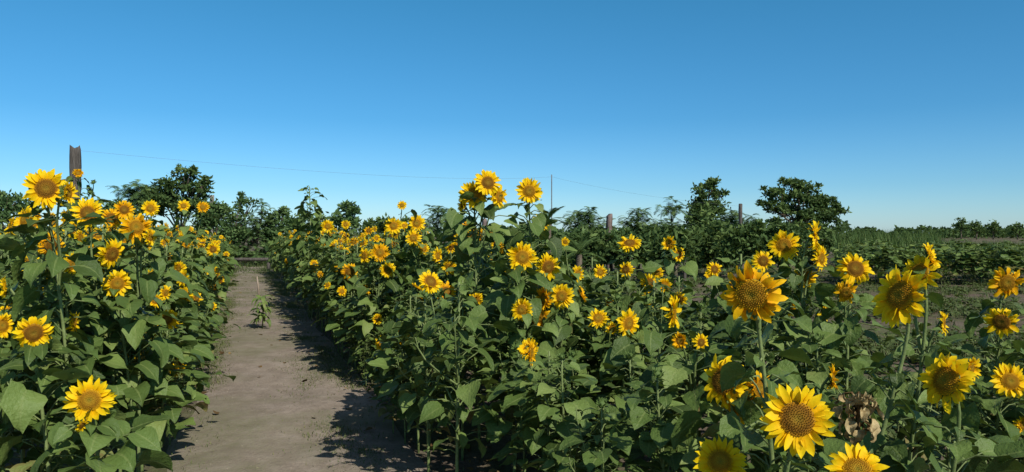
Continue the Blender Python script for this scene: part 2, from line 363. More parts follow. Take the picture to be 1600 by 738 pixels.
hero(5.0, 'slim yellow profile sunflower', 'sunflower seen as slim yellow profile below the double dark-centred heads', [(1288, 480, 46, 82, 0, 'rag')], n=22, t1=.85)
hero(2.9, 'big left-facing sunflower', 'sunflower with big head facing left on a long pale bent stem', [(1408, 463, 98, -46, 18, 'flat')], lean=-.18, n=16, t1=.66, size=.135)
hero(3.3, 'shaggy pair sunflower', 'sunflower with shaggy left-facing head and upright profile behind the big left-facing head', [(1437, 427, 66, -40, 20, 'rag'), (1452, 401, 46, 76, 20, 'cup')], n=18, t1=.7, size=.14)
hero(4.6, 'upper right-edge sunflower', 'sunflower with dark-centred head uppermost along the right photo edge', [(1573, 441, 54, 20, -8, 'droop')], n=22, t1=.8)
hero(4.4, 'middle right-edge sunflower', 'sunflower with ragged orange head second from the top along the right photo edge', [(1565, 503, 50, -12, -8, 'droop')], n=22, t1=.8)
hero(3.8, 'lower right-edge sunflower', 'sunflower with wide yellow head low along the right photo edge', [(1578, 596, 56, 20, 12, 'flat'), (1597, 665, 32, 40, 0, 'rag')], n=22)
hero(4.0, 'slender profile sunflower', 'sunflower with slender edge-on head right of the big left-facing head', [(1473, 505, 40, 80, 0, 'rag')], n=22, t1=.85)
hero(2.7, 'spiky left-turned sunflower', 'sunflower with spiky bright head turned left, low at right, above the photo corner', [(1480, 595, 98, -50, 18, 'rag')], n=16, t1=.75, size=.135)
hero(3.2, 'back-turned orange sunflower', 'sunflower with orange head turned away, behind the spiky left-turned head', [(1516, 575, 44, 62, 0, 'cup')], n=18, t1=.8, size=.135)
hero(3.0, 'drooping trio sunflower', 'sunflower with three drooping dark-centred heads below the largest head', [(1130, 597, 82, -42, 8, 'droop'), (1160, 632, 70, -24, -6, 'droop'), (1186, 607, 54, 45, 5, 'rag')], n=18, t1=.85, size=.14)
hero(2.4, 'bright open sunflower at bottom', 'sunflower with very bright fully open head near the photo bottom, right of the drooping trio', [(1245, 655, 108, 4, 14, 'flat')], n=15, t1=.78, size=.13)
hero(2.6, 'bottom-edge cut sunflower', 'sunflower cut by the bottom photo edge, left of the bright open head', [(1125, 722, 78, 0, 30, 'flat')], n=14, t1=.8, size=.135)
hero(2.4, 'bottom-edge right sunflower', 'sunflower cut by the bottom photo edge, right of the bright open head', [(1340, 736, 88, 0, 45, 'open')], n=14, t1=.8, size=.13)
hero(3.5, 'hidden back-turned sunflower', 'sunflower with hidden head turned edge-on between the bright open and left-facing heads', [(1300, 590, 42, 84, 0, 'rag')], n=22)
hero(3.7, 'fading small-headed sunflower', 'sunflower with two small half-closed heads left of the pale bare neck', [(1095, 535, 28, 30, 0, 'droop'), (1063, 533, 30, -30, 14, 'cup')], n=26)
hero(2.5, 'withered brown sunflower', 'withered brown sunflower with shrivelled hanging leaves at lower right', [(1345, 626, 42, 10, -50, 'wither')], n=30, t0=.70, t1=.99, size=.045, dry=True)

# ------------------------------------------------------------------ sunflowers filling the beds (shared shapes)
VAR = []
for i in range(12):
    ms, ml = MB(), MB(); H = 1.5
    top = Vector((R.uniform(-.1, .1), R.uniform(-.1, .1), H))
    main = bez(Vector((0, 0, -.02)), Vector((0, 0, .5)), Vector((top.x, top.y, 1.1)), top, 9)
    tube(ms, main, [.0125-.005*j/9 for j in range(10)], 6); hp = [top]
    for b in range(4):
        s = along(main, R.uniform(.5, .68) if b < 2 else R.uniform(.34, .52)); a = R.uniform(0, 6.28)
        rr = .2 if b < 2 else .32
        e = Vector((s.x+rr*cos(a), s.y+rr*sin(a), (H-R.uniform(.02, .3)) if b < 2 else s.z+R.uniform(.2, .4)))
        bb = bez(s, s.lerp(e, .3)+Vector((.06*cos(a), .06*sin(a), 0)), e-ZUP*.12, e, 5); tube(ms, bb, [.0075-.0006*j for j in range(6)], 4, cap=False); hp.append(e)
        leaves_on(ms, ml, bb, 6, .2, .95, .105)
    leaves_on(ms, ml, main, 50, .22, .97, .15)
    lml, lms = MB(), MB()
    leaves_on(lms, lml, main, 40, .24, .98, .18, True)
    VAR.append((ms, ml, ms.mesh('stem', [STEM]), ml.mesh('foliage', [LEAF]), hp, lms, lml))
def clamp(x, a=0, b=1): return max(a, min(b, x))
cand = []
def row(u, y0, y1, step, hf, skip=None, ju=.12):
    y = y0
    while y < y1:
        Y = y+R.uniform(-.12, .12); uu = u+R.uniform(-ju, ju); X = uu-.365*Y; y += step*(1+max(0, Y-12)*.02)
        p = pxof(X, Y)
        if p < -70 or p > 1680: continue
        if skip and skip[0] < Y < skip[1]: continue
        if any((X-h[0])**2+(Y-h[1])**2 < .03 for h in HER): continue
        H = hf(p, Y)
        for (hx, hy, hd, hY) in HEADS:          # plants are lower where a taller neighbour's flower stands open behind them
            if Y < hY-.02 and abs(p-hx) < .27/Y*F+hd*.4:
                H = min(H, CAMH-(hy+hd*.45+6-HZ)/F*Y-.09)
        if H < .5: continue
        cand.append((Y, X, uu, H))
def hl(lo, hi): return lambda p, Y: R.uniform(lo, hi)
row(-.84, 4.3, 31, .40, hl(1.35, 1.6)); row(-1.3, 3.4, 31, .46, hl(1.5, 1.74)); row(-1.85, 4.2, 24, .52, hl(1.6, 1.82)); row(-2.5, 6, 18, .65, hl(1.65, 1.9))
row(-.60, 4.6, 30, .55, hl(.9, 1.35), None, .06)
def hr(p, Y):
    if Y > 9: return R.uniform(1.45, 1.74)
    h = 1.70-.45*clamp((p-790)/300)
    if Y < 4.3: h = min(h, 1.14)
    if Y < 3.4: h = min(h, .95)
    return h*R.uniform(.9, 1.05)
def hb(p, Y): return (1.38 if Y < 9 else 1.5)*R.uniform(.88, 1.1)
row(1.27, 4.5, 6.4, .31, lambda p, Y: R.uniform(1.2, 1.55), None, .05); row(1.33, 7.9, 30, .45, lambda p, Y: R.uniform(1.25, 1.6), None, .06)
row(1.66, 3.3, 32, .40, hr, (6.8, 7.9)); row(2.08, 3.1, 32, .44, hr, (7.0, 7.8)); row(2.6, 2.9, 26, .46, hr); row(3.15, 3.0, 20, .5, lambda p, Y: min(hr(p, Y), hb(p, Y))); row(3.7, 3.1, 15, .52, hb); row(4.3, 3.5, 8, .6, lambda p, Y: R.uniform(.85, 1.15))
cand.sort()
used = set(); farplants = MB()
def rel_label(X, Y, nh):
    cs = sorted(HER, key=lambda h: (h[0]-X)**2+(h[1]-Y)**2)
    for h in cs[:14]:
        dx, dy = X-h[0], Y-h[1]
        rel = ('just behind' if dy > 0 else 'in front of') if abs(dy) > abs(dx) else ('just right of' if dx > 0 else 'just left of')
        if (h[2], rel) in used: continue
        used.add((h[2], rel))
        what = ['green sunflower plant without open flowers', 'sunflower with one small head', 'sunflower with two small heads', 'sunflower with several small heads'][min(3, nh)]
        return '%s %s the %s' % (what, rel, h[2])
    return None
for Y, X, u, H in cand:
    v = R.choice(VAR); s = H/1.5; rz = R.uniform(0, 6.28); g = GL if u < 0 else GR
    near = Y < 5.2 and u > 0
    wts = [.68, .27, .05, 0] if near else ([.3, .38, .22, .1] if Y < 6.5 else ([.2, .36, .28, .16] if Y < 15 else [.42, .38, .14, .06]))
    if (H < 1.45 or 0 < u < 1.45) and Y > 7: wts = [.8, .2, 0, 0]
    nh = R.choices([0, 1, 2, 3], wts)[0]
    pts = R.sample(range(3), min(nh, 3))
    if Y > 4.3 and R.random() < ((.15 if Y < 9 else .2) if u > 0 else .5): pts += R.sample([3, 4], R.choice([1, 1, 2]))
    if Y < 6.6 and u > 0 and (H < 1.0 or u < 1.45): pts = pts[:1] if R.random() < .3 else []
    nh = len(pts); wid = R.uniform(1.0, 1.2)/max(.75, min(1, s+.1))
    if PLANTS < 300:
        lab = rel_label(X, Y, nh) if Y < 9.5 else None
        if not lab:
            zone = 'near half' if Y < 16 else 'far end'
            rowt = 'path-side row' if (-1.05 < u < 1.9) else 'rear rows'
            lab = '%s in the %s of the %s bed, %s' % (['flowerless green sunflower plant', 'sunflower with one small head', 'sunflower with two small heads', 'sunflower with several small heads'][min(3, nh)], rowt, 'left' if u < 0 else 'right', zone)
        root = empty('sunflower', (X, Y, 0), lab, 'sunflower', g, rz)
        obj('stem', v[2], root, scale=s); obj('foliage', v[3], root, scale=(s*wid, s*wid, s))
        for k in pts:
            rad = R.uniform(.06, .09) if Y < 9 else R.uniform(.06, .095)
            if k > 2: rad *= .8
            yaw = R.gauss(0, 45) if k < 3 else R.gauss(25 if u < 0 else -15, 45)
            add_head(root, v[4][k]*s+Vector((0, 0, .03)), nrm(yaw, R.gauss(5, 18)), rad, R.choice(['open', 'flat', 'rag', 'rag', 'cup', 'droop']), rz)
        if nh == 0 and Y < 9: add_head(root, v[4][0]*s, nrm(R.uniform(-60, 60), R.uniform(30, 80)), R.uniform(.03, .05), 'bud', rz)
        PLANTS += 1
    else:
        M = Matrix.Translation((X, Y, 0)) @ Matrix.Rotation(rz, 4, 'Z') @ Matrix.Scale(s, 4)
        farplants.add(v[6], M, 0); farplants.add(v[5], M, 1)
        for k in pts:
            n = nrm(R.gauss(0, 35), R.gauss(5, 12)); p = M @ v[4][k]
            MH = Matrix.Translation(p) @ n.to_track_quat('Z', 'Y').to_matrix().to_4x4() @ Matrix.Scale(R.uniform(.06, .095), 4)
            farplants.add(PM[R.choice(['open', 'flat', 'rag'])][0], MH, 2)
            dd = MB(); c = dd.vert((0, 0, .16), .3); rg = [dd.vert((.46*cos(j*pi/5), .46*sin(j*pi/5), .06), .8) for j in range(10)]
            for j in range(10): dd.face((c, rg[j], rg[(j+1) % 10]))
            farplants.add(dd, MH, 3)
if farplants.v:
    o = obj('sunflower_mass', farplants.mesh('sunflower_mass', [LEAF, STEM, PETAL, DISC]))
    tag(o, 'mass of distant sunflowers at the far end of both beds', 'sunflowers', kind='stuff')

# ------------------------------------------------------------------ ground and path
def grid(name, xs, ys, zf, mat):
    mb = MB(); nx = len(xs)
    for y in ys:
        for x in xs: mb.vert((x, y, 0) if zf is None else zf(x, y))
    for j in range(len(ys)-1):
        for i in range(nx-1): mb.face((j*nx+i, j*nx+i+1, (j+1)*nx+i+1, (j+1)*nx+i))
    return obj(name, mb.mesh(name, [mat]))
tag(grid('ground', [-3000, -300, -60, -20, 20, 60, 300, 3000], [-300, -20, 20, 60, 300, 4000], None, SOIL), 'brown field soil with weeds', 'ground', kind='structure')
def pz(u, Y):
    e = clamp(min(u+.50, 1.30-u)/.35)
    edge = .14*noise.noise(Vector((Y*.8, u*.3, 3)))
    z = .004+e*(.02+.018*noise.noise(Vector((u*1.3, Y*1.1, 0)))+.007*noise.noise(Vector((u*6, Y*6, 5))))
    return (u-.365*Y+edge*(1-e), Y, max(.004, z))
ys = [-2+.12*i for i in range(150)]+[16.2+.3*i for i in range(75)]
tag(grid('path', [-.50+1.80*i/26 for i in range(27)], ys, pz, PATHM), 'dry dirt path between the two sunflower beds', 'path', kind='structure')

def blade(mb, p, h, w, a, bend, tone):
    d = Vector((cos(a), sin(a), 0)); s = Vector((-sin(a), cos(a), 0))
    i = [mb.vert(p-s*w, tone), mb.vert(p+s*w, tone), mb.vert(p+s*w*.7+ZUP*h*.6+d*bend*h*.35, tone), mb.vert(p-s*w*.7+ZUP*h*.6+d*bend*h*.35, tone), mb.vert(p+ZUP*h+d*bend*h, tone)]
    mb.face((i[0], i[1], i[2], i[3])); mb.face((i[3], i[2], i[4]))
gm = MB()
for k in range(15000):
    Y = 4.2+30*R.random()**1.1; u = R.choice([R.gauss(1.02, .17), R.gauss(.95, .22), R.gauss(-.38, .11), R.uniform(-.4, 1.25) if Y > 12 else R.gauss(1.0, .2)])
    dens = noise.noise(Vector((u*1.2, Y*.5, 9)))+.4*noise.noise(Vector((u*5, Y*3, 4)))+.12*clamp((Y-9)/8)
    if dens < -.02 and R.random() < .94: continue
    X = u-.365*Y
    for b in range(R.randint(4, 9)):
        blade(gm, Vector((X+R.gauss(0, .06), Y+R.gauss(0, .06), .014)), R.uniform(.008, .032), R.uniform(.0016, .0036)*(1+Y*.03), R.uniform(0, 6.28), R.uniform(.3, 1.4), R.uniform(.2, 1))
tag(obj('path_grass', gm.mesh('path_grass', [GRASS])), 'short sparse grass growing along the path edges', 'grass', kind='stuff')
wm = MB()
for k in range(12000):
    Y = R.uniform(5, 34); X = R.uniform(.0, 1.0)*(.8*Y)+1.0
    u = X+.365*Y
    if u < 4.3: continue
    if noise.noise(Vector((X*.35, Y*.35, 2)))+.4*noise.noise(Vector((X*1.3, Y*1.3, 6))) < -.06 and R.random() < .9: continue
    if R.random() < .4:
        for b in range(R.randint(4, 9)): blade(wm, Vector((X+R.gauss(0, .08), Y+R.gauss(0, .08), 0)), R.uniform(.05, .2), R.uniform(.005, .01), R.uniform(0, 6.28), R.uniform(.2, 1.0), R.random())
    else:
        for b in range(R.randint(4, 8)): leaf(wm, (X+R.gauss(0, .06), Y+R.gauss(0, .06), R.uniform(.01, .10)), R.uniform(0, 6.28), R.uniform(.07, .18), R.uniform(.025, .055), R.uniform(.1, .9), R.uniform(.3, 1.2), 0, R.random()*.6, 3, PROFL)
for k in range(900):
    Y = R.uniform(30, 38); X = R.uniform(-17, -8.5)
    for b in range(6): blade(wm, Vector((X+R.gauss(0, .1), Y+R.gauss(0, .1), 0)), R.uniform(.05, .12 if Y < 35 else .35), .012, R.uniform(0, 6.28), R.uniform(.2, 1.0), R.random()*.4)
tag(obj('field_weeds', wm.mesh('field_weeds', [GRASS])), 'low weeds and grass on the open brown field', 'weeds', kind='stuff')
lm = MB()
for k in range(600):
    Y = 2.5+R.random()**1.6*24; u = R.choice([R.gauss(1.75, .25), R.gauss(-.75, .2), R.gauss(2.2, .5), R.gauss(1.75, .3)])
    if R.random() < .08: u = R.uniform(-.3, 1.2)
    L = R.uniform(.03, .09); leaf(lm, (u-.365*Y, Y, .035), R.uniform(0, 6.28), L, L*.35, R.uniform(-.1, .3), R.uniform(-.6, 1), R.uniform(-.4, .4), R.random(), 3, PROFL)
tag(obj('leaf_litter', lm.mesh('leaf_litter', [DRYLEAF])), 'dry fallen leaves scattered under the sunflowers', 'leaf litter', kind='stuff')
cm = MB()
for k in range(600):
    Y = 4+R.random()**1.5*20; u = R.uniform(-.5, 1.3); r = R.uniform(.003, .013); X = u-.365*Y; z0 = pz(u, Y)[2]
    tp = cm.vert((X, Y, z0+r*.8)); n = 5; ring = [cm.vert((X+r*R.uniform(.7, 1.3)*cos(j*2*pi/n), Y+r*R.uniform(.7, 1.3)*sin(j*2*pi/n), z0-.003)) for j in range(n)]
    for j in range(n): cm.face((ring[j], ring[(j+1) % n], tp))
tag(obj('soil_clods', cm.mesh('soil_clods', [PATHM], False)), 'small clods of dry soil on the path', 'soil clods', kind='stuff')

# ------------------------------------------------------------------ trees, shrubs, background
def sprig(mb, p, size, asp, tone, up=.3):
    d = Vector((R.gauss(0, 1), R.gauss(0, 1), R.gauss(up, .7))).normalized(); s = d.orthogonal().normalized()
    s = (Quaternion(d, R.uniform(0, 6.28)) @ s)*size*asp*.5; L = d*size*R.uniform(.7, 1.3)
    i = [mb.vert(p, tone), mb.vert(p+L*.45+s, tone), mb.vert(p+L, tone), mb.vert(p+L*.45-s, tone)]
    mb.face(i)
def frond(mb, p, L, tone, pairs=9):
    a = R.uniform(0, 6.28); h = Vector((cos(a), sin(a), 0)); el = R.uniform(-.2, 1.0); pos = p.copy(); st = L/pairs
    for k in range(pairs):
        d = h*cos(el)+ZUP*sin(el); pos = pos+d*st; el -= R.uniform(.08, .2); s = h.cross(ZUP); ll = L*.26*sin(pi*(k+1.5)/(pairs+2))
        for sg in (-1, 1):
            q = s*sg*ll+d*ll*.4; wv = d*st*.42
            i = [mb.vert(pos-wv, tone), mb.vert(pos+q-wv*.3-ZUP*ll*.2, tone), mb.vert(pos+q+wv*.3-ZUP*ll*.2, tone), mb.vert(pos+wv, tone)]; mb.face(i)
def tree(name, label, cat, bx, Y, blobs, n, size, style='leaf', group=None, mat=None, trunk=.09, asp=.5, ncl=22, crad=.3):
    base = Vector(((bx-800)/F*Y, Y, 0)); root = empty(name, base, label, cat, group)
    tm, cmx = MB(), MB(); k = Y/F
    tot = sum(b[2]*b[3] for b in blobs)
    cz = sum((CAMH-(b[1]-HZ)*k) for b in blobs)/len(blobs)
    fork = Vector((R.uniform(-.1, .1), 0, max(.25, cz*.5)))
    tube(tm, [Vector((0, 0, -.05)), Vector((R.uniform(-.05, .05), 0, fork.z*.5)), fork], [trunk, trunk*.8, trunk*.65], 8)
    for (px, py, rx, ry) in blobs:
        c = at(px, py, Y)-base; RX, RZ = rx*k, ry*k; m = max(6, int(ncl*rx*ry/tot*len(blobs)))
        cl = []
        for j in range(m):
            while True:
                q = Vector((R.uniform(-1, 1), R.uniform(-1, 1), R.uniform(-1, 1)))
                if .25 < q.length < 1: break
            g = R.choice([.8, .95, 1.25])
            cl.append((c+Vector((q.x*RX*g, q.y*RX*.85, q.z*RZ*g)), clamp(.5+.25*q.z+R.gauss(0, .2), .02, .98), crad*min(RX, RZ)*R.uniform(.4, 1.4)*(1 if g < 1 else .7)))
        tube(tm, [fork, fork.lerp(c, .5)+Vector((0, 0, .1)), c], [trunk*.55, trunk*.35, trunk*.18], 6)
        for q in cl[:8]: tube(tm, [fork.lerp(c, .7), q[0]], [trunk*.22, trunk*.07], 4)
        nn = int(n*rx*ry/tot)
        for j in range(nn):
            q, tn, rr = R.choice(cl); p = q+Vector((R.gauss(0, rr*1.2), R.gauss(0, rr), R.gauss(0, rr*.75)))
            if p.z < .03: p.z = R.uniform(.03, .3)
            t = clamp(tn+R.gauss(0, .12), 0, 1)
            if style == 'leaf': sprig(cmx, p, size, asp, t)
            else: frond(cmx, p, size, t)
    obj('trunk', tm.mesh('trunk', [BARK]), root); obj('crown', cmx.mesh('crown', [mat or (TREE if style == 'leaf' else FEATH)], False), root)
    return root
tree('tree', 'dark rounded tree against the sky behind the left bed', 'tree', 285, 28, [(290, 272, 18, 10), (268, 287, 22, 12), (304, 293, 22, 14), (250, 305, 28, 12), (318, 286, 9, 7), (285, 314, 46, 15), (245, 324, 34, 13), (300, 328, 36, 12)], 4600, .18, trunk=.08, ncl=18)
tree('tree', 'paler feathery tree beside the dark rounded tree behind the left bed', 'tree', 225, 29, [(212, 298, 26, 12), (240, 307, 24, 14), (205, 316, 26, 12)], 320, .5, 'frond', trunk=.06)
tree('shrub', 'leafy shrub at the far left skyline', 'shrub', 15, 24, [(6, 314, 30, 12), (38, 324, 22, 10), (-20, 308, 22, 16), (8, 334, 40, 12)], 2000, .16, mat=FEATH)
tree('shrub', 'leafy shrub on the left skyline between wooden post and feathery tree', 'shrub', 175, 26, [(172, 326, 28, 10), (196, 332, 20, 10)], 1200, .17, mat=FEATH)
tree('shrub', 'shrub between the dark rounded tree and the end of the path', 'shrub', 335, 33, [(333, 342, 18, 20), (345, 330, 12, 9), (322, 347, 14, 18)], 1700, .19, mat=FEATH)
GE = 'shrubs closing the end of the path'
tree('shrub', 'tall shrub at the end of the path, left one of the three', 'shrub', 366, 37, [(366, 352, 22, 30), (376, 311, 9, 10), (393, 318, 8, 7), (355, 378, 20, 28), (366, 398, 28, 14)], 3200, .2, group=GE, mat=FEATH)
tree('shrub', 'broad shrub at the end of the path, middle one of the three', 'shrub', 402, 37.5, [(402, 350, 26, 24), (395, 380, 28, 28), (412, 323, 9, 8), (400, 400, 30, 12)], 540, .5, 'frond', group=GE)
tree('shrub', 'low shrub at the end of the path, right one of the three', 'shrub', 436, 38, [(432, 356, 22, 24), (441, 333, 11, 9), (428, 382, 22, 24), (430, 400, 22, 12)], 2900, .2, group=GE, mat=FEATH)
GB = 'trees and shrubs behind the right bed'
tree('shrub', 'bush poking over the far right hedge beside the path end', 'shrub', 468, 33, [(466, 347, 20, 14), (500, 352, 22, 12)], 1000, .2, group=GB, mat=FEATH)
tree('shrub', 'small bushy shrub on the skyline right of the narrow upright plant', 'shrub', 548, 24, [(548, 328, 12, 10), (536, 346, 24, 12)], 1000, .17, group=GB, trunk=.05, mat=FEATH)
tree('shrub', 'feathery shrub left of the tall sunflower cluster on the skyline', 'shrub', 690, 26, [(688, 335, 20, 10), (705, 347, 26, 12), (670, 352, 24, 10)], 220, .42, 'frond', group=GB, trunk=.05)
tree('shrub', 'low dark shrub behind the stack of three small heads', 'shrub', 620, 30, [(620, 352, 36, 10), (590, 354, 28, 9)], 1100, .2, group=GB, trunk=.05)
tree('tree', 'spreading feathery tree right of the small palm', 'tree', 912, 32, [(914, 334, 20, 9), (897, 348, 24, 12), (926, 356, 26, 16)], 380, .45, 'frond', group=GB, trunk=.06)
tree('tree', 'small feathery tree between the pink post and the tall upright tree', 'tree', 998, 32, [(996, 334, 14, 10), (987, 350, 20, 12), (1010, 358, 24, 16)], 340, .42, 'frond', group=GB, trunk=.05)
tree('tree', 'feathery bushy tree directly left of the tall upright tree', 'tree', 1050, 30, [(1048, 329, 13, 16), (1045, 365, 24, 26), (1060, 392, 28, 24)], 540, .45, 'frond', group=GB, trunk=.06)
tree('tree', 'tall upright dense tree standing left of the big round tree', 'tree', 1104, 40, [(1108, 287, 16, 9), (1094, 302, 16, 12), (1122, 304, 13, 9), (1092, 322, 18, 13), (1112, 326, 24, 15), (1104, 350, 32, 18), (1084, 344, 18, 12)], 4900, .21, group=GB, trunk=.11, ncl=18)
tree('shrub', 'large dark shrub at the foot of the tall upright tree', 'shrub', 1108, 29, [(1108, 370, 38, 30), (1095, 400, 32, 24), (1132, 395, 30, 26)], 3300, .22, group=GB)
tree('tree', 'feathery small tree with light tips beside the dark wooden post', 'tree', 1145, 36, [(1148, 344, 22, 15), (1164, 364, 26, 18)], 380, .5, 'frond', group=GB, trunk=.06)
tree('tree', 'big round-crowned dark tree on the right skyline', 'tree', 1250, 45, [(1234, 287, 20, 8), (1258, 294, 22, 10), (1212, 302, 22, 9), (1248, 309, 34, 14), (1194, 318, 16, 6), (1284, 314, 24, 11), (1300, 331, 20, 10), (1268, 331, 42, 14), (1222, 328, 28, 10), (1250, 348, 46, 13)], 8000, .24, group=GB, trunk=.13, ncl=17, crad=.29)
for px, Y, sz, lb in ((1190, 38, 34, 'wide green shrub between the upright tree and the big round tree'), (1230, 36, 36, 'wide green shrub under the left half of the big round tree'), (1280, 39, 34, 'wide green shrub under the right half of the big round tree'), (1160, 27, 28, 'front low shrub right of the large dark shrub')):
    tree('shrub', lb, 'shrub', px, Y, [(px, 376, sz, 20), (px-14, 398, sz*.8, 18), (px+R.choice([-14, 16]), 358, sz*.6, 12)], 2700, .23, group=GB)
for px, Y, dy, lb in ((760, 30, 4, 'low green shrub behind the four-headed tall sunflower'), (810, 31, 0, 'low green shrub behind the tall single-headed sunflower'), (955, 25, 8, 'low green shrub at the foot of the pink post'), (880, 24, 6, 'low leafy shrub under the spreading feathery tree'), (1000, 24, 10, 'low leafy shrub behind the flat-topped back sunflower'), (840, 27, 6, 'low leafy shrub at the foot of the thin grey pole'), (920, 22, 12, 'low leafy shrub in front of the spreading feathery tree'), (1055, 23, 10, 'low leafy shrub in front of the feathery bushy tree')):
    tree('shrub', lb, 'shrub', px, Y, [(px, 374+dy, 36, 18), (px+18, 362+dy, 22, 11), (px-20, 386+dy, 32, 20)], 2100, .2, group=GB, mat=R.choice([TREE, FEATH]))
# narrow upright plant
Yu = 15; ub = Vector(((485-800)/F*Yu, Yu, 0)); root = empty('leafy_plant', ub, 'upright leafy plant rising narrow above the far right hedge', 'plant', GB)
ms, ml = MB(), MB(); hh = CAMH+(365-292)/F*Yu; pts = [Vector((0, 0, 0)), Vector((.02, 0, hh*.5)), Vector((-.02, 0, hh))]
tube(ms, pts, [.022, .016, .008], 6); leaves_on(ms, ml, pts, 90, .3, 1, .2)
obj('stem', ms.mesh('stem', [STEM]), root); obj('foliage', ml.mesh('foliage', [LEAF]), root)

def palm(bx, Y, top, L, label):
    base = Vector(((bx-800)/F*Y, Y, 0)); root = empty('palm', base, label, 'palm', GB); T = at(bx, top, Y)-base
    tm, pm = MB(), MB(); tube(tm, [Vector((0, 0, -.05)), T*.5, T], [.1, .08, .07], 8)
    for k in range(15):
        a = k*2.4+R.uniform(-.2, .2); h = Vector((cos(a), sin(a), 0)); el = R.uniform(.2, 1.45); pos = T.copy(); s = h.cross(ZUP); pts = [pos.copy()]
        for j in range(22):
            d = h*cos(el)+ZUP*sin(el); pos = pos+d*L/22; el -= .045; pts.append(pos.copy()); ll = L*.3*sin(pi*(j+2)/25)
            for sg in (-1, 1):
                q = s*sg*ll*.8+d*ll*.75-ZUP*ll*.15; wv = d*.014
                pm.face([pm.vert(pos-wv, .4), pm.vert(pos+q, .5), pm.vert(pos+wv, .4)])
        tube(pm, pts[::3], .012, 4, tone=.7)
    obj('trunk', tm.mesh('trunk', [BARK]), root); obj('crown', pm.mesh('crown', [TREE], False), root)
palm(857, 20, 344, .6, 'small spiky palm below the thin grey pole')
palm(905, 18, 398, .7, 'short palm with arching fronds behind the right bed')

# crop row on the right, cane, distant field and woods
for Y0 in (23.6, 25.3, 27.0):
    px = 1325
    while px < 1650:
        Y = Y0+R.uniform(-.4, .4); X = (px-800)/F*Y; v = R.choice(VAR); s = R.uniform(.72, 1.0)
        root = empty('crop_plant', (X, Y, 0), 'bushy green crop plant in the leafy rows beyond the open field', 'crop plant', 'crop plants beyond the open field', R.uniform(0, 6.28))
        obj('stem', v[2], root, scale=s); obj('foliage', v[3], root, scale=(s*2.0, s*2.0, s))
        px += R.uniform(18, 28)
cn = MB()
for k in range(6500):
    Y = R.uniform(34, 60); px = R.uniform(1305, 1700); p = Vector(((px-800)/F*Y, Y, 0))
    hh = R.uniform(1.0, 1.9)*((1.05 if px < 1470 else .66)+.25*noise.noise(Vector((px*.05, 1, 1))))
    blade(cn, p, hh, .03, R.uniform(0, 6.28), R.uniform(.1, .5), R.random()*.8)
tag(obj('tall_cane', cn.mesh('tall_cane', [CANE])), 'tall green cane growing along the right horizon', 'cane', kind='stuff')
fw = MB()
for k in range(9000):
    Y = R.uniform(230, 300); px = R.uniform(1290, 1760); hmax = 3.2+3.5*noise.noise(Vector((px*.03, 0, 1)))+2.2*noise.noise(Vector((px*.11, 3, 1)))
    p = Vector(((px-800)/F*Y, Y, R.random()**.7*max(1.5, hmax)))
    sprig(fw, p, 1.1, .7, R.random()*.5)
for k in range(9000):
    Y = R.uniform(230, 320); px = R.uniform(-60, 1290); p = Vector(((px-800)/F*Y, Y, R.random()**.7*(3.2+2*noise.noise(Vector((px*.03, 7, 1))))))
    sprig(fw, p, 1.3, .7, R.random()*.6)
tag(obj('far_wood', fw.mesh('far_wood', [TREE], False)), 'far-off line of trees along the horizon', 'wood', kind='stuff')
for px, py, lb in ((1502, 347, 'tallest tiny far tree on the right horizon'), (1526, 351, 'tiny far tree second from left on the right horizon'), (1552, 353, 'tiny far tree third from left on the right horizon'), (1590, 354, 'tiny far tree at the right photo edge on the horizon')):
    tree('far_tree', lb, 'tree', px, 200, [(px, py, 6, 6), (px-4, py+6, 7, 5), (px+4, py+9, 7, 5)], 500, .7, group='tiny far trees', trunk=.2)

# posts, pole, wires
def post(name, label, cat, px, ytop, Y, wpx, mat, lean=0, group=None, n=9, rough=.12):
    base = Vector(((px-800)/F*Y, Y, 0)); h = CAMH-(ytop-HZ)*Y/F; r = wpx*Y/F/2
    K = 18
    mb = MB(); pts = [Vector((lean*t+R.gauss(0, r*.06), R.gauss(0, r*.06), -.1+(h+.1)*t)) for t in [i/K for i in range(K+1)]]
    tube(mb, pts, [r*(1.03-.06*i/K)*R.uniform(1-rough*.5, 1+rough*.5) for i in range(K+1)], n)
    if n > 4:
        for i, c in enumerate(mb.v):
            f = 1+rough*noise.noise(Vector((i % n*1.7, c[2]*.8, px)))
            ax = pts[min(K, i//n)]; mb.v[i] = (ax.x+(c[0]-ax.x)*f, ax.y+(c[1]-ax.y)*f, c[2])
    k = len(mb.v)
    for i in range(k-n, k):
        x, y, z = mb.v[i]; mb.v[i] = (x, y, z+R.uniform(-.06, .05)*min(1, r*8))
    o = obj(name, mb.mesh(name, [mat]), loc=base); tag(o, label, cat, group); return base+pts[-1]
top = post('wooden_post', 'thick weathered wooden post rising from the left bed, carrying the wire', 'post', 114, 230, 14, 16, WOOD, .05, rough=.14, n=11)
pole = post('thin_pole', 'thin grey pole on the skyline carrying the wire', 'pole', 862, 273, 40, 1.6, METAL, 0, rough=.02, n=8)
post('fence_post', 'short pale post among the shrubs at the end of the path', 'post', 331, 306, 36, 7, CONC)
post('fence_post', 'pinkish square-topped post behind the right bed', 'post', 952, 336, 31, 10, PINK, rough=.04, n=4)
post('fence_post', 'brownish post half hidden right of the tall sunflower cluster', 'post', 757, 342, 32, 8, PINK, rough=.04, n=4)
endp = post('fence_post', 'dark wooden post between the upright tree and the big round tree', 'post', 1157, 319, 35, 6, WOOD)
post('fence_post', 'short brown post left of the large dark shrub', 'post', 1070, 380, 24.5, 5, WOOD)
post('fence_post', 'thin pale stake in front of the cane on the right', 'post', 1364, 379, 33, 3, PALEWOOD)
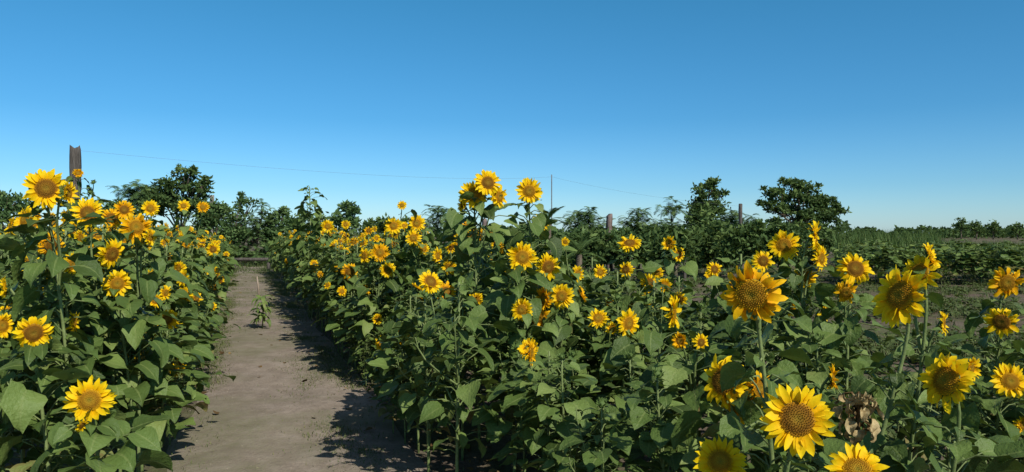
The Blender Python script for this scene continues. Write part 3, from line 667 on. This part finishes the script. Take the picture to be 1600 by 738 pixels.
def wire(a, b, sag, r0, r1, label):
    mb = MB(); pts = [a.lerp(b, i/24)-ZUP*sag*4*(i/24)*(1-i/24) for i in range(25)]
    tube(mb, [p-a for p in pts], [r0+(r1-r0)*i/24 for i in range(25)], 5); o = obj('wire', mb.mesh('wire', [WIRE]), loc=a); tag(o, label, 'wire', 'wires on the skyline')
wire(top-ZUP*.06, pole-ZUP*.12, .28, .0018, .0034, 'long thin wire from the thick wooden post to the thin pole')
wire(pole-ZUP*.12, endp-ZUP*.1, .2, .0034, .0025, 'thin wire from the thin pole down to the dark wooden post')

Yb = 33; bb = Vector(((390-800)/F*Yb, Yb, 0)); root = empty('wooden_bench', bb, 'low rough wooden bench across the end of the path', 'bench')
mb = MB(); tube(mb, [Vector((-1.15, 0, .47)), Vector((-.3, .02, .49)), Vector((.5, -.01, .48)), Vector((1.15, 0, .5))], [.07, .075, .07, .065], 8); tube(mb, [Vector((-1.1, .2, .47)), Vector((0, .21, .485)), Vector((1.15, .2, .49))], [.07, .07, .07], 8)
obj('seat', mb.mesh('seat', [WOOD]), root)
for x in (-.75, .8):
    mb = MB(); tube(mb, [Vector((x, .1, -.05)), Vector((x+.02, .11, .2)), Vector((x, .1, .41))], [.08, .075, .07], 7); obj('leg', mb.mesh('leg', [WOOD]), root)
Ys = 19; sb = Vector(((405-800)/F*Ys, Ys, 0)); mb = MB()
tube(mb, [Vector((0, 0, -.05)), Vector((-.02, 0, .25)), Vector((-.06, 0, .54))], [.027, .025, .022], 7)
tag(obj('wooden_stake', mb.mesh('wooden_stake', [PALEWOOD]), loc=sb), 'short pale wooden stake leaning on the middle of the path', 'stake')
Yp = 12.6; pb = Vector(((410-800)/F*Yp, Yp, 0)); root = empty('sapling', pb, 'small sapling with drooping leaves growing in the dirt path', 'sapling')
ms, ml = MB(), MB(); pts = [Vector((0, 0, -.01)), Vector((.01, 0, .25)), Vector((.0, 0, .54))]; tube(ms, pts, [.012, .009, .006], 5)
for k in range(54):
    p = along(pts, R.uniform(.3, 1)); a = R.uniform(0, 6.28); rr = R.uniform(.02, .11); p = p+Vector((cos(a)*rr, sin(a)*rr, R.uniform(-.02, .04)))
    leaf(ml, p, a, R.uniform(.12, .22), R.uniform(.025, .042), R.uniform(-.3, .9), R.uniform(.8, 1.8), R.uniform(-.3, .3), R.uniform(.5, .9), 3)
obj('stem', ms.mesh('stem', [STEM]), root); obj('foliage', ml.mesh('foliage', [LEAF]), root)

# ------------------------------------------------------------------ light, sky, camera
EL, AZ = radians(41), radians(35)
d = Vector((-sin(AZ)*cos(EL), cos(AZ)*cos(EL), -sin(EL)))
sl = bpy.data.lights.new('sun', 'SUN'); sl.energy = 5.0; sl.angle = radians(.5); sl.color = (1, .95, .86)
so = bpy.data.objects.new('sun', sl); C.objects.link(so); so.rotation_mode = 'QUATERNION'; so.rotation_quaternion = d.to_track_quat('-Z', 'Y')
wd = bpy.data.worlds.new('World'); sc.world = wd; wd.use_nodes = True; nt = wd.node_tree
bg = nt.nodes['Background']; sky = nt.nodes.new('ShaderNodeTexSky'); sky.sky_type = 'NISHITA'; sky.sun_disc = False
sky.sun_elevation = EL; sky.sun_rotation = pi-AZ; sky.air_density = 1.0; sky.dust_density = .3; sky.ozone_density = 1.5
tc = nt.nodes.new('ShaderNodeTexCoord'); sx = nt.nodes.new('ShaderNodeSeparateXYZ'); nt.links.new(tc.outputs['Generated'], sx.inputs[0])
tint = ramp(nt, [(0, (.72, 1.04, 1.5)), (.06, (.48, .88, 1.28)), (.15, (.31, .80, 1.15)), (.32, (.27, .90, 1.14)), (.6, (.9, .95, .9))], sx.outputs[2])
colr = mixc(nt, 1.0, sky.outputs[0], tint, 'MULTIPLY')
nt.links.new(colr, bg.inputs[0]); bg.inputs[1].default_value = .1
cam = bpy.data.cameras.new('camera'); co = bpy.data.objects.new('camera', cam); C.objects.link(co)
co.location = (0, 0, CAMH); co.rotation_euler = (pi/2, 0, 0); cam.sensor_width = 36; cam.lens = 36*F/1600; cam.shift_y = -4/1600; cam.clip_end = 6000; cam.clip_start = .05
sc.camera = co
sc.view_settings.view_transform = 'Standard'; sc.view_settings.look = 'None'; sc.view_settings.exposure = 0
